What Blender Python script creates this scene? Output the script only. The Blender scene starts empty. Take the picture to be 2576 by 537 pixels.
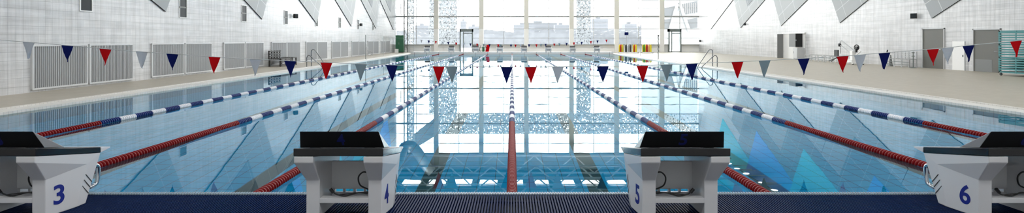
import bpy, math, random
from mathutils import Vector, Matrix
random.seed(7)
R = math.radians
sc = bpy.context.scene
COL = sc.collection

# ------------------------------------------------------------------ helpers
def lin(c):
    c = c / 255.0
    return c / 12.92 if c <= 0.04045 else ((c + 0.055) / 1.055) ** 2.4
def rgb(r, g, b): return (lin(r), lin(g), lin(b), 1.0)

class MB:
    """collects shapes, links them as one mesh object"""
    def __init__(s): s.v = []; s.f = []; s.m = []; s.sm = []
    def add(s, verts, faces, mi=0, smooth=False):
        o = len(s.v); s.v += [tuple(p) for p in verts]
        for f in faces: s.f.append(tuple(i + o for i in f)); s.m.append(mi); s.sm.append(smooth)
        return s
    def box(s, x0, x1, y0, y1, z0, z1, mi=0):
        v = [(x0,y0,z0),(x1,y0,z0),(x1,y1,z0),(x0,y1,z0),(x0,y0,z1),(x1,y0,z1),(x1,y1,z1),(x0,y1,z1)]
        return s.add(v, [(0,3,2,1),(4,5,6,7),(0,1,5,4),(1,2,6,5),(2,3,7,6),(3,0,4,7)], mi)
    def bar(s, a, b, w, h=None, mi=0):
        a = Vector(a); b = Vector(b); h = h or w; d = (b - a).normalized()
        up = Vector((0,0,1)) if abs(d.z) < .95 else Vector((0,1,0))
        u = d.cross(up).normalized() * w / 2; n = u.cross(d).normalized() * h / 2
        v = [a-u-n, a+u-n, a+u+n, a-u+n, b-u-n, b+u-n, b+u+n, b-u+n]
        return s.add(v, [(0,1,2,3),(7,6,5,4),(0,4,5,1),(1,5,6,2),(2,6,7,3),(3,7,4,0)], mi)
    def tube(s, pts, r, seg=10, mi=0, closed=False):
        pts = [Vector(p) for p in pts]; n = len(pts)
        t = []
        for i in range(n):
            a = pts[(i-1) % n] if (closed or i > 0) else pts[i]
            b = pts[(i+1) % n] if (closed or i < n-1) else pts[i]
            t.append((b - a).normalized())
        up = Vector((0,0,1)) if abs(t[0].z) < .9 else Vector((1,0,0))
        u = t[0].cross(up).normalized(); V = []; F = []
        for i in range(n):
            u = (u - t[i] * u.dot(t[i])).normalized(); w = t[i].cross(u)
            for k in range(seg):
                a = 2 * math.pi * k / seg
                V.append(pts[i] + (u * math.cos(a) + w * math.sin(a)) * r)
        for i in range(n if closed else n - 1):
            j = (i + 1) % n
            for k in range(seg):
                q = (k + 1) % seg
                F.append((i*seg+k, i*seg+q, j*seg+q, j*seg+k))
        s.add(V, F, mi, True)
        if not closed:
            s.add(V[:seg], [tuple(range(seg))[::-1]], mi); s.add(V[-seg:], [tuple(range(seg))], mi)
        return s
    def lathe(s, prof, origin, axis='z', seg=16, mi=0, smooth=True):
        V = []; F = []; ox, oy, oz = origin
        for (r, h) in prof:
            for k in range(seg):
                a = 2 * math.pi * k / seg; c = r * math.cos(a); d = r * math.sin(a)
                if axis == 'z': V.append((ox+c, oy+d, oz+h))
                elif axis == 'y': V.append((ox+d, oy+h, oz+c))
                else: V.append((ox+h, oy+c, oz+d))
        for i in range(len(prof)-1):
            for k in range(seg):
                q = (k+1) % seg
                F.append((i*seg+k, i*seg+q, (i+1)*seg+q, (i+1)*seg+k))
        s.add(V, F, mi, smooth)
        s.add(V[:seg], [tuple(range(seg))[::-1]], mi); s.add(V[-seg:], [tuple(range(seg))], mi)
        return s
    def prism(s, poly, lo, hi, axis, mi=0, side=None):
        """poly in the two other axes, extruded along axis lo..hi; hi/lo caps use mi, sides use side"""
        def P(p, h):
            if axis == 'x': return (h, p[0], p[1])
            if axis == 'y': return (p[0], h, p[1])
            return (p[0], p[1], h)
        n = len(poly); V = [P(p, lo) for p in poly] + [P(p, hi) for p in poly]
        s.add(V, [tuple(range(n))[::-1], tuple(range(n, 2*n))], mi)
        for i in range(n):
            j = (i+1) % n
            ms = mi if side is None else (side[i] if isinstance(side, list) else side)
            s.add([V[i], V[j], V[n+j], V[n+i]], [(0,1,2,3)], ms)
        return s
    def build(s, name, mats, parent=None, bevel=0, **props):
        me = bpy.data.meshes.new(name); me.from_pydata(s.v, [], s.f)
        if not isinstance(mats, (list, tuple)): mats = [mats]
        for m in mats: me.materials.append(m)
        me.polygons.foreach_set('material_index', s.m); me.polygons.foreach_set('use_smooth', s.sm)
        import bmesh
        if len(s.f) < 60000:
            bm = bmesh.new(); bm.from_mesh(me)
            if bevel: bmesh.ops.remove_doubles(bm, verts=bm.verts, dist=1e-5)
            bmesh.ops.recalc_face_normals(bm, faces=bm.faces); bm.to_mesh(me); bm.free()
        me.update()
        o = bpy.data.objects.new(name, me); COL.objects.link(o)
        if parent: o.parent = parent
        if bevel:
            b = o.modifiers.new('soft_edges', 'BEVEL'); b.width = bevel; b.segments = 2; b.limit_method = 'ANGLE'; b.angle_limit = R(25)
        for k, v in props.items(): o[k] = v
        return o

def tag(o, label, category, group=None):
    o['label'] = label; o['category'] = category
    if group: o['group'] = group
    return o
def thing(name, label, category, loc=(0,0,0), rotz=0, group=None):
    o = bpy.data.objects.new(name, None); COL.objects.link(o)
    o.empty_display_size = .2; o.location = loc; o.rotation_euler = (0,0,rotz)
    return tag(o, label, category, group)
def dup(root, loc, rotz=None, label=None):
    kids = {}
    for q in bpy.data.objects:
        if q.parent: kids.setdefault(q.parent.name, []).append(q)
    def cp(o, par):
        c = o.copy(); COL.objects.link(c)
        if par: c.parent = par
        for ch in kids.get(o.name, []): cp(ch, c)
        return c
    c = cp(root, None); c.location = loc
    if rotz is not None: c.rotation_euler = (0,0,rotz)
    if label: c['label'] = label
    return c
def catmull(P, n=8, closed=False):
    P = [Vector(p) for p in P]; out = []; N = len(P)
    for i in range(N if closed else N-1):
        g = (lambda k: P[k % N]) if closed else (lambda k: P[max(0, min(N-1, k))])
        a, b, c, d = g(i-1), g(i), g(i+1), g(i+2)
        for k in range(n):
            t = k / n
            out.append(.5*((2*b) + (c-a)*t + (2*a-5*b+4*c-d)*t*t + (3*b-a-3*c+d)*t**3))
    if not closed: out.append(P[-1])
    return out
ORD = ['first','second','third','fourth','fifth','sixth','seventh','eighth','ninth','tenth','eleventh','twelfth',
       'thirteenth','fourteenth','fifteenth','sixteenth','seventeenth','eighteenth','nineteenth','twentieth']

# ------------------------------------------------------------------ materials
def mat(name, color=None, rough=.5, metal=0, spec=.5):
    m = bpy.data.materials.new(name); m.use_nodes = True
    b = m.node_tree.nodes['Principled BSDF']
    if color: b.inputs['Base Color'].default_value = color
    b.inputs['Roughness'].default_value = rough; b.inputs['Metallic'].default_value = metal
    b.inputs['Specular IOR Level'].default_value = spec
    return m
def N(m, t, **kw):
    n = m.node_tree.nodes.new(t)
    for k, v in kw.items(): setattr(n, k, v)
    return n
def L(m, a, b): m.node_tree.links.new(a, b)
def noisy(name, c1, c2, scale=4, rough=.5, metal=0, stretch=(1,1,1), bump=0, detail=3):
    m = mat(name, c1, rough, metal); b = m.node_tree.nodes['Principled BSDF']
    tc = N(m,'ShaderNodeTexCoord'); mp = N(m,'ShaderNodeMapping'); mp.inputs['Scale'].default_value = stretch
    nz = N(m,'ShaderNodeTexNoise'); nz.inputs['Scale'].default_value = scale; nz.inputs['Detail'].default_value = detail
    cr = N(m,'ShaderNodeMix', data_type='RGBA'); cr.inputs['A'].default_value = c1; cr.inputs['B'].default_value = c2
    L(m,tc.outputs['Object'],mp.inputs['Vector']); L(m,mp.outputs['Vector'],nz.inputs['Vector'])
    L(m,nz.outputs['Fac'],cr.inputs['Factor']); L(m,cr.outputs['Result'],b.inputs['Base Color'])
    if bump:
        bp = N(m,'ShaderNodeBump'); bp.inputs['Strength'].default_value = bump; bp.inputs['Distance'].default_value = .01
        L(m,nz.outputs['Fac'],bp.inputs['Height']); L(m,bp.outputs['Normal'],b.inputs['Normal'])
    return m
def tiles(name, c1, c2, cm, tw, th, plane='xy', rough=.3, mortar=.006, streak=0, spec=.5):
    m = mat(name, c1, rough, 0, spec); b = m.node_tree.nodes['Principled BSDF']
    tc = N(m,'ShaderNodeTexCoord'); sx = N(m,'ShaderNodeSeparateXYZ'); cx = N(m,'ShaderNodeCombineXYZ')
    L(m,tc.outputs['Object'],sx.inputs[0])
    ax = {'xy':('X','Y'), 'yz':('Y','Z'), 'xz':('X','Z')}[plane]
    L(m,sx.outputs[ax[0]],cx.inputs['X']); L(m,sx.outputs[ax[1]],cx.inputs['Y'])
    br = N(m,'ShaderNodeTexBrick', offset=0.0, squash=1.0)
    br.inputs['Color1'].default_value = c1; br.inputs['Color2'].default_value = c2; br.inputs['Mortar'].default_value = cm
    br.inputs['Scale'].default_value = 1; br.inputs['Mortar Size'].default_value = mortar
    br.inputs['Brick Width'].default_value = tw; br.inputs['Row Height'].default_value = th
    L(m,cx.outputs[0],br.inputs['Vector'])
    L(m,br.outputs['Color'],b.inputs['Base Color'])
    if streak:
        # uneven setting of the tiles: courses and columns lean by slightly different amounts
        last = None
        for sc_ in ((.35,5.5,1),(4.5,.35,1)):
            mp = N(m,'ShaderNodeMapping'); mp.inputs['Scale'].default_value = sc_
            nz = N(m,'ShaderNodeTexNoise'); nz.inputs['Scale'].default_value = 1.0; nz.inputs['Detail'].default_value = 4
            nz.inputs['Roughness'].default_value = .65
            L(m,cx.outputs[0],mp.inputs['Vector']); L(m,mp.outputs['Vector'],nz.inputs['Vector'])
            bp = N(m,'ShaderNodeBump'); bp.inputs['Strength'].default_value = streak; bp.inputs['Distance'].default_value = .05
            L(m,nz.outputs['Fac'],bp.inputs['Height'])
            if last: L(m,last.outputs['Normal'],bp.inputs['Normal'])
            last = bp
            if sc_[1] > 1: nA = nz
            else: nB = nz
        L(m,last.outputs['Normal'],b.inputs['Normal'])
        # gloss streaks, with some tile tone variation, painted into the base colour
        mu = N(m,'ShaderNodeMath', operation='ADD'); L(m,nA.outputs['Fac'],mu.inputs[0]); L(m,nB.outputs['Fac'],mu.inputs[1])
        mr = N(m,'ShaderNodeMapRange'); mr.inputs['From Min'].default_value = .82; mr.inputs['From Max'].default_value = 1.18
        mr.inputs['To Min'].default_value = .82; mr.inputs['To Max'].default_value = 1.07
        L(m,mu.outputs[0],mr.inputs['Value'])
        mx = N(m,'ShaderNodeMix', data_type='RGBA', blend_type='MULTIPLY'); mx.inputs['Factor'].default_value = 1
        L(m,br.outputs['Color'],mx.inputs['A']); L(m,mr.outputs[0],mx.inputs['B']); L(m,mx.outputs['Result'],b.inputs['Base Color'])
    return m
def emit(name, color, strength):
    m = bpy.data.materials.new(name); m.use_nodes = True; nt = m.node_tree; nt.nodes.clear()
    e = nt.nodes.new('ShaderNodeEmission'); e.inputs['Color'].default_value = color; e.inputs['Strength'].default_value = strength
    o = nt.nodes.new('ShaderNodeOutputMaterial'); nt.links.new(e.outputs[0], o.inputs[0]); return m

M = {}
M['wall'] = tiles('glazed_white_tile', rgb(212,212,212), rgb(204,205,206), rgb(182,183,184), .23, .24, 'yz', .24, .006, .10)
M['wall_end'] = tiles('white_tile_end', rgb(225,226,227), rgb(218,220,222), rgb(195,197,199), .23, .24, 'xz', .3)
M['deck'] = tiles('beige_deck_tile', rgb(171,164,149), rgb(164,157,142), rgb(146,140,128), .20, .20, 'xy', .45, .006)
M['deckside'] = mat('deck_side_cream', rgb(232,230,224), .4)
M['coping'] = tiles('pale_coping', rgb(214,212,206), rgb(206,204,198), rgb(186,184,178), .25, .10, 'xy', .35, .006)
M['ceil'] = noisy('grey_ceiling', rgb(70,73,77), rgb(62,65,69), 1.2, .7)
M['steel_white'] = mat('white_painted_steel', rgb(243,244,245), .4)
M['pool'] = tiles('pool_floor_tile', rgb(14,176,222), rgb(12,169,216), rgb(4,84,120), .26, .26, 'xy', .4, .006)
M['poolwall'] = tiles('pool_wall_tile', rgb(70,160,190), rgb(60,150,182), rgb(30,95,130), .25, .25, 'xz', .35, .008)
M['poolside'] = tiles('pool_side_tile', rgb(70,160,190), rgb(60,150,182), rgb(30,95,130), .25, .25, 'yz', .35, .008)
M['laneline'] = mat('black_lane_tile', rgb(16,22,30), .4)
def grate_mat():
    m = bpy.data.materials.new('navy_grating_plastic'); m.use_nodes = True; m.node_tree.nodes.clear()
    o = N(m,'ShaderNodeOutputMaterial'); mx = N(m,'ShaderNodeMixShader'); mx.inputs[0].default_value = .035
    d = N(m,'ShaderNodeBsdfDiffuse'); d.inputs['Color'].default_value = rgb(15,30,66)
    g_ = N(m,'ShaderNodeBsdfGlossy'); g_.inputs['Roughness'].default_value = .22; g_.inputs['Color'].default_value = (1,1,1,1)
    L(m,d.outputs[0],mx.inputs[1]); L(m,g_.outputs[0],mx.inputs[2]); L(m,mx.outputs[0],o.inputs[0]); return m
M['grate'] = grate_mat()
M['grate_dark'] = mat('dark_channel', rgb(8,11,18), .7)
M['nosing'] = mat('pale_edge_nosing', rgb(138,154,166), .5)
M['white_gloss'] = noisy('white_gelcoat', rgb(226,227,230), rgb(220,222,225), 3, .22)
M['white'] = mat('white_paint', rgb(236,236,234), .4)
M['black_rubber'] = noisy('black_grip_rubber', rgb(38,40,44), rgb(30,32,36), 60, .35, bump=.05)
M['kick'] = mat('black_kickplate', rgb(14,15,18), .5)
M['kick_side'] = mat('charcoal_kickplate_side', rgb(122,124,128), .2)
M['black_gloss'] = mat('glossy_black_edge', rgb(26,28,31), .10)
M['number'] = mat('blue_number', rgb(24,42,140), .4)
M['number_dark'] = mat('deep_blue_number', rgb(18,28,96), .5)
M['black'] = mat('black_plastic', rgb(14,15,17), .45)
M['dark'] = mat('dark_glass', rgb(40,46,50), .35, 0, .2)
M['chrome'] = mat('chrome', rgb(205,208,210), .12, 1)
M['steel'] = mat('stainless_steel', rgb(120,124,128), .22, 1)
M['red'] = noisy('red_float_plastic', rgb(122,3,9), rgb(106,2,7), 6, .34)
M['blue'] = noisy('blue_float_plastic', rgb(14,44,108), rgb(11,36,94), 6, .28)
M['whitef'] = noisy('white_float_plastic', rgb(225,228,232), rgb(210,214,220), 6, .32)
for k in ('red','blue'): M[k].node_tree.nodes['Principled BSDF'].inputs['Specular IOR Level'].default_value = .25
M['cable'] = mat('steel_cable', rgb(120,125,130), .35, .8)
def cloth(n, c):
    m = noisy(n, c, tuple(x*.9 for x in c[:3])+(1,), 40, .8); m.node_tree.nodes['Principled BSDF'].inputs['Specular IOR Level'].default_value = .1; return m
M['f_red'] = cloth('red_pennant_cloth', rgb(186,6,16)); M['f_navy'] = cloth('navy_pennant_cloth', rgb(10,22,84))
M['f_grey'] = cloth('slate_pennant_cloth', rgb(128,144,150)); M['f_light'] = cloth('silver_pennant_cloth', rgb(186,190,196))
M['rope'] = mat('white_cord', rgb(190,192,192), .7)
M['alu'] = mat('grey_aluminium', rgb(176,180,184), .35, .3)
M['alu_dark'] = mat('grey_door_frame', rgb(112,120,118), .4, .2)
M['mull'] = mat('mullion_grey', rgb(150,152,150), .45)
M['column'] = mat('beige_column', rgb(206,202,190), .5); M['column_low'] = mat('pale_column_casing', rgb(232,230,224), .5)
M['panel_slat'] = mat('grey_slats', rgb(166,168,170), .4, .1); M['panel_frame'] = mat('pale_panel_frame', rgb(205,207,208), .4)
M['bench'] = noisy('dark_brown_wood', rgb(44,42,40), rgb(32,31,30), 12, .5, stretch=(1,8,8))
M['teal'] = mat('teal_painted_steel', rgb(66,132,134), .45)
M['green'] = noisy('green_cabinet_paint', rgb(46,104,74), rgb(38,92,66), 2, .5)
M['doorgrey'] = noisy('olive_grey_door', rgb(104,104,98), rgb(96,96,91), 1.5, .45)
M['boxgrey'] = mat('mid_grey_metal', rgb(120,122,122), .5)
M['palegrey'] = mat('pale_grey_metal', rgb(190,192,193), .45)
M['yellow'] = mat('yellow_foam', rgb(236,214,40), .6); M['redfoam'] = mat('red_foam', rgb(196,40,40), .6)
M['greenfoam'] = mat('green_foam', rgb(60,150,60), .6); M['tanfoam'] = mat('peach_foam', rgb(230,180,130), .6)
M['ext_ground'] = noisy('pale_snowy_ground', rgb(200,202,205), rgb(180,183,187), .05, .9)
M['ext_bld'] = noisy('hazy_grey_facade', rgb(88,90,94), rgb(84,86,91), .3, .9)
M['ext_dark'] = mat('hazy_window_band', rgb(81,84,88), .9)
M['ext_white'] = mat('white_facade', rgb(128,130,131), .8); M['ext_slat'] = mat('grey_facade_louvres', rgb(72,74,76), .8)
M['ext_tree'] = noisy('frosted_trees', rgb(102,104,108), rgb(70,73,77), .9, .95, detail=6)
M['ext_hill'] = noisy('hazy_hill', rgb(90,92,97), rgb(86,89,93), .02, .95)
M['lamp'] = emit('lamp_diffuser', (1,.985,.96,1), 23.0); M['lamp_soft'] = emit('soft_lamp_diffuser', (1,.99,.97,1), 22.0)
M['flood'] = emit('floodlight_lens', (1,1,1,1), 6.0)
M['duct'] = noisy('grey_duct', rgb(150,156,158), rgb(138,144,146), 2, .4, .2)
M['gantry'] = mat('pale_gantry', rgb(196,198,198), .5)

# triangular cladding, with joint lines along its own two edge directions
def cladding(name, c, joint, j=True):
    m = mat(name, c, .38); b = m.node_tree.nodes['Principled BSDF']
    if not j: return m
    tc = N(m,'ShaderNodeTexCoord'); sx = N(m,'ShaderNodeSeparateXYZ'); L(m,tc.outputs['Object'],sx.inputs[0])
    acc = None
    for (ky, per, off) in ((.475, 1.9, .95), (-1.9, 3.6, 1.9)):
        a = N(m,'ShaderNodeMath', operation='MULTIPLY_ADD'); a.inputs[1].default_value = ky
        L(m,sx.outputs['Y'],a.inputs[0]); L(m,sx.outputs['Z'],a.inputs[2])
        d = N(m,'ShaderNodeMath', operation='ADD'); d.inputs[1].default_value = 200*per + off; L(m,a.outputs[0],d.inputs[0])
        o = N(m,'ShaderNodeMath', operation='MODULO'); o.inputs[1].default_value = per; L(m,d.outputs[0],o.inputs[0])
        w = .035 * math.sqrt(1 + ky*ky)
        l = N(m,'ShaderNodeMath', operation='LESS_THAN'); l.inputs[1].default_value = w; L(m,o.outputs[0],l.inputs[0])
        if acc is None: acc = l
        else:
            x = N(m,'ShaderNodeMath', operation='MAXIMUM'); L(m,acc.outputs[0],x.inputs[0]); L(m,l.outputs[0],x.inputs[1]); acc = x
    mx = N(m,'ShaderNodeMix', data_type='RGBA'); mx.inputs['A'].default_value = c; mx.inputs['B'].default_value = joint
    L(m,acc.outputs[0],mx.inputs['Factor']); L(m,mx.outputs['Result'],b.inputs['Base Color'])
    return m
M['tri_main'] = cladding('light_grey_cladding', rgb(146,150,151), rgb(190,193,193))
M['tri_white'] = cladding('white_cladding', rgb(222,222,220), rgb(188,190,190))
M['tri_dark'] = cladding('mid_grey_cladding', rgb(90,99,105), rgb(160,167,171))
M['tri_blue'] = cladding('blue_cladding', rgb(24,134,238), rgb(60,160,240))
M['tri_cyan'] = cladding('turquoise_cladding', rgb(60,212,228), rgb(120,226,236))
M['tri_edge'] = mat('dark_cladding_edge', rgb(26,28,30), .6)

# water: Fresnel reflection over a refracted, slightly tinted body
def water():
    m = bpy.data.materials.new('pool_water'); m.use_nodes = True; nt = m.node_tree; nt.nodes.clear()
    o = N(m,'ShaderNodeOutputMaterial'); mx = N(m,'ShaderNodeMixShader'); fr = N(m,'ShaderNodeFresnel'); fr.inputs['IOR'].default_value = 1.31
    rf = N(m,'ShaderNodeBsdfRefraction'); rf.inputs['IOR'].default_value = 1.333; rf.inputs['Roughness'].default_value = 0
    rf.inputs['Color'].default_value = (.50,.95,1,1)
    gl = N(m,'ShaderNodeBsdfGlossy'); gl.inputs['Roughness'].default_value = 0.0; gl.inputs['Color'].default_value = (.86,.97,1,1)
    tc = N(m,'ShaderNodeTexCoord'); mp = N(m,'ShaderNodeMapping'); mp.inputs['Scale'].default_value = (1.5,.8,1)
    nz = N(m,'ShaderNodeTexNoise'); nz.inputs['Scale'].default_value = 1.0; nz.inputs['Detail'].default_value = 2
    bp = N(m,'ShaderNodeBump'); bp.inputs['Strength'].default_value = .012; bp.inputs['Distance'].default_value = .05
    L(m,tc.outputs['Object'],mp.inputs['Vector']); L(m,mp.outputs['Vector'],nz.inputs['Vector']); L(m,nz.outputs['Fac'],bp.inputs['Height'])
    for n in (fr, rf, gl): L(m,bp.outputs['Normal'],n.inputs['Normal'])
    L(m,fr.outputs[0],mx.inputs[0]); L(m,rf.outputs[0],mx.inputs[1]); L(m,gl.outputs[0],mx.inputs[2]); L(m,mx.outputs[0],o.inputs[0])
    return m
M['water'] = water()
def glass():
    m = bpy.data.materials.new('window_glass'); m.use_nodes = True; nt = m.node_tree; nt.nodes.clear()
    o = N(m,'ShaderNodeOutputMaterial'); mx = N(m,'ShaderNodeMixShader'); fr = N(m,'ShaderNodeFresnel'); fr.inputs['IOR'].default_value = 1.45
    tr = N(m,'ShaderNodeBsdfTransparent'); tr.inputs['Color'].default_value = (.96,.98,.98,1)
    gl = N(m,'ShaderNodeBsdfGlossy'); gl.inputs['Roughness'].default_value = 0.02
    L(m,fr.outputs[0],mx.inputs[0]); L(m,tr.outputs[0],mx.inputs[1]); L(m,gl.outputs[0],mx.inputs[2]); L(m,mx.outputs[0],o.inputs[0])
    return m
M['glass'] = glass()
def perforated():
    m = bpy.data.materials.new('perforated_metal'); m.use_nodes = True; nt = m.node_tree; nt.nodes.clear()
    o = N(m,'ShaderNodeOutputMaterial'); mx = N(m,'ShaderNodeMixShader'); tr = N(m,'ShaderNodeBsdfTransparent')
    df = N(m,'ShaderNodeBsdfDiffuse'); df.inputs['Color'].default_value = rgb(132,135,138)
    tc = N(m,'ShaderNodeTexCoord'); mp = N(m,'ShaderNodeMapping'); mp.inputs['Scale'].default_value = (6,6,5); mp.inputs['Rotation'].default_value = (0,R(30),0)
    vo = N(m,'ShaderNodeTexVoronoi'); vo.inputs['Scale'].default_value = 1.0; vo.distance = 'CHEBYCHEV'
    lt = N(m,'ShaderNodeMath', operation='GREATER_THAN'); lt.inputs[1].default_value = .33
    L(m,tc.outputs['Object'],mp.inputs['Vector']); L(m,mp.outputs['Vector'],vo.inputs['Vector']); L(m,vo.outputs['Distance'],lt.inputs[0])
    L(m,lt.outputs[0],mx.inputs[0]); L(m,tr.outputs[0],mx.inputs[1]); L(m,df.outputs[0],mx.inputs[2]); L(m,mx.outputs[0],o.inputs[0])
    return m
M['perf'] = perforated()

# ------------------------------------------------------------------ measures of the hall
XL, XR = -13.5, 21.7          # side walls
YB, YF = -8.0, 62.0           # back wall, window wall
PX = 10.4; PY0, PY1 = 4.6, 54.6   # pool
ZD, ZE, ZC = .05, .22, 13.6   # side deck, raised ends, ceiling
CAM = (0, 0, 1.55)

# ------------------------------------------------------------------ setting
S = dict(kind='structure')
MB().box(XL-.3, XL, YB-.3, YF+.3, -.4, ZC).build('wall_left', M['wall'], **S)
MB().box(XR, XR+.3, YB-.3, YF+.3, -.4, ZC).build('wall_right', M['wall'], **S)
MB().box(XL, XR, YB-.3, YB, -.4, ZC).build('wall_back', M['wall_end'], **S)
MB().box(XL-.3, XR+.3, YB-.3, YF+.3, ZC, ZC+.3).build('ceiling', M['ceil'], **S)
f = MB()
f.box(XL, -PX-.42, YB, YF, -.4, ZD); f.box(PX+.42, XR, YB, YF, -.4, ZD)
f.box(-PX-.42, PX+.42, PY1+1.9, YF, -.4, ZD)
f.build('floor', M['deck'], **S)
# overflow kerbs on both long sides
for i, sx in enumerate((-1, 1)):
    m = MB()
    xa, xb = sorted((sx*PX, sx*(PX+.42))); m.box(xa, xb, YB, PY1+1.9, -.4, ZD+.004)
    xa, xb = sorted((sx*(PX+.42), sx*(PX+.52))); m.box(xa, xb, YB, PY1+1.9, ZD-.02, ZD+.03)
    m.build('trim_%d' % (i+1), M['coping'], **S)
MB().box(-PX, PX, PY1, PY1+1.9, -2.6, ZE).build('trim_3', M['deckside'], **S)       # raised far end
MB().box(-PX, PX, 2.1, PY0-.05, -2.6, ZE-.035).build('trim_4', M['grate_dark'], **S)
MB().box(-PX, PX, YB, 2.1, -.4, ZE).build('floor_near', M['deck'], **S) # raised near end under the grating
# grating: bars running towards the pool
g = MB(); x = -6.2
while x < 6.2:
    g.box(x, x+.0125, 2.2, PY0-.055, ZE-.03, ZE); x += .0225
for y in (2.4, 2.9, 3.4, 3.9, 4.4): g.box(-6.2, 6.2, y, y+.012, ZE-.03, ZE-.012)
g.build('deck_grating', M['grate'], **S)
e = MB(); e.box(-PX, PX, PY0-.05, PY0, -.1, ZE+.004); x = -6.2
while x < 6.2: e.box(x, x+.010, PY0-.052, PY0-.004, ZE+.004, ZE+.010); x += .0225
e.build('trim_5', M['nosing'], **S)
m = MB(); m.box(-PX, PX, PY1-.012, PY1+.02, ZE, ZE+.014)
for k in range(17): m.box(-10+1.25*k-.015, -10+1.25*k+.015, PY1-.012, PY1, .0, ZE)
m.build('trim_18', M['boxgrey'], **S)
# basin
MB().box(-PX, PX, PY0, PY1, -2.5, -2.2).build('pool_floor', M['pool'], **S)
b = MB(); b.box(-PX-.2, -PX, PY0, PY1, -2.5, -.02); b.box(PX, PX+.2, PY0, PY1, -2.5, -.02); b.build('pool_side', M['poolside'], **S)
b = MB(); b.box(-PX, PX, PY1-.03, PY1, -2.2, -.0); b.box(-PX, PX, PY0, PY0+.03, -2.2, -.02); b.build('pool_end', M['poolwall'], **S)
b = MB()
for k in range(8):
    cx = -8.75 + 2.5*k
    b.box(cx-.14, cx+.14, PY0+2, PY1-2, -2.21, -2.195); b.box(cx-.5, cx+.5, PY0+2, PY0+2.25, -2.21, -2.194); b.box(cx-.5, cx+.5, PY1-2.25, PY1-2, -2.21, -2.194)
b.build('pool_lane_marking', M['laneline'], **S)
w = MB(); w.add([(-PX,PY0,0),(PX,PY0,0),(PX,PY1,0),(-PX,PY1,0)], [(0,1,2,3)])
w.build('pool_water', M['water'], kind='stuff')

# ------------------------------------------------------------------ window wall
colx = [1.67 + 5.22*k for k in range(-2, 4)]        # -8.77 .. 17.33
edges = [XL] + colx + [XR]
for i, cx in enumerate(colx):
    m = MB(); m.box(cx-.26, cx+.26, YF-.55, YF-.05, 2.75, ZC); m.box(cx-.25, cx+.25, YF-.54, YF-.05, ZD, 2.75, 1)  # columns get a paler colour on their lower part
    m.build('trim_%d' % (6+i), [M['column'], M['column_low']], **S)
DOORS = {3: (1157, 1190), 7: (1680, 1712)}
def wx(px, Y): return (px-1288)*Y/1340
dl = [(wx(1157,YF), wx(1190.5,YF)), (wx(1679.5,YF), wx(1712,YF))]
for i in range(7):
    a, b_ = edges[i], edges[i+1]
    fr = MB()
    for z, t in ((1.69,.05),(2.75,.07),(3.45,.04),(4.19,.17),(5.2,.045),(6.05,.05),(7.15,.05),(8.26,.17),(9.45,.05),(10.6,.05),(11.75,.14)):
        gaps = [d for d in dl if a < d[0] < b_] if z < 3 else []
        if gaps:
            d = gaps[0]; fr.box(a, d[0], YF-.06, YF+.06, z-t/2, z+t/2); fr.box(d[1], b_, YF-.06, YF+.06, z-t/2, z+t/2)
        else: fr.box(a, b_, YF-.06 - (.06 if t > .1 else 0), YF+.06, z-t/2, z+t/2)
    mid = (a + b_)/2
    dd = [d for d in dl if a < d[0] < b_]
    fr.box(mid-.03, mid+.03, YF-.05, YF+.05, .9 if not dd else 2.75, 11.75)
    fo = fr.build('window_%d' % (i+1), M['mull'], **S)
    MB().box(a, b_, YF-.012, YF+.012, .9 if not dd else .9, 11.75).build('glass_pane', M['glass'], fo)
# parapet and head of the window wall
p = MB(); segs = [XL, dl[0][0], dl[0][1], dl[1][0], dl[1][1], XR]
for k in (0, 2, 4): p.box(segs[k], segs[k+1], YF-.12, YF+.14, -.4, .9)
p.box(XL, XR, YF-.12, YF+.14, 11.8, ZC); p.build('wall_far', M['white'], **S)
p = MB()
for k in (0, 2, 4): p.box(segs[k], segs[k+1], YF-.30, YF-.10, .9, .96)
p.build('trim_12', M['mull'], **S)
for i, (a, b_) in enumerate(dl):
    m = MB()
    for xx in (a, b_-.14): m.box(xx, xx+.14, YF-.35, YF+.1, ZD, 2.75)
    m.box(a, b_, YF-.35, YF+.1, 2.42, 2.75); m.box(a+.38, a+.47, YF-.2, YF, ZD, 2.42); m.box(a, b_, YF-.2, YF, ZD, ZD+.10)
    m.box(a+.47, b_-.14, YF-.2, YF, 2.2, 2.28)
    d = m.build('door_%d' % (i+1), M['alu_dark'], **S)
    MB().box(a+.14, b_-.14, YF-.11, YF-.09, ZD+.1, 2.42).build('door_glass', M['glass'], d)
    MB().bar((a+.54, YF-.26, .9), (a+.54, YF-.26, 1.3), .03).build('door_handle', M['chrome'], d)

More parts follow.
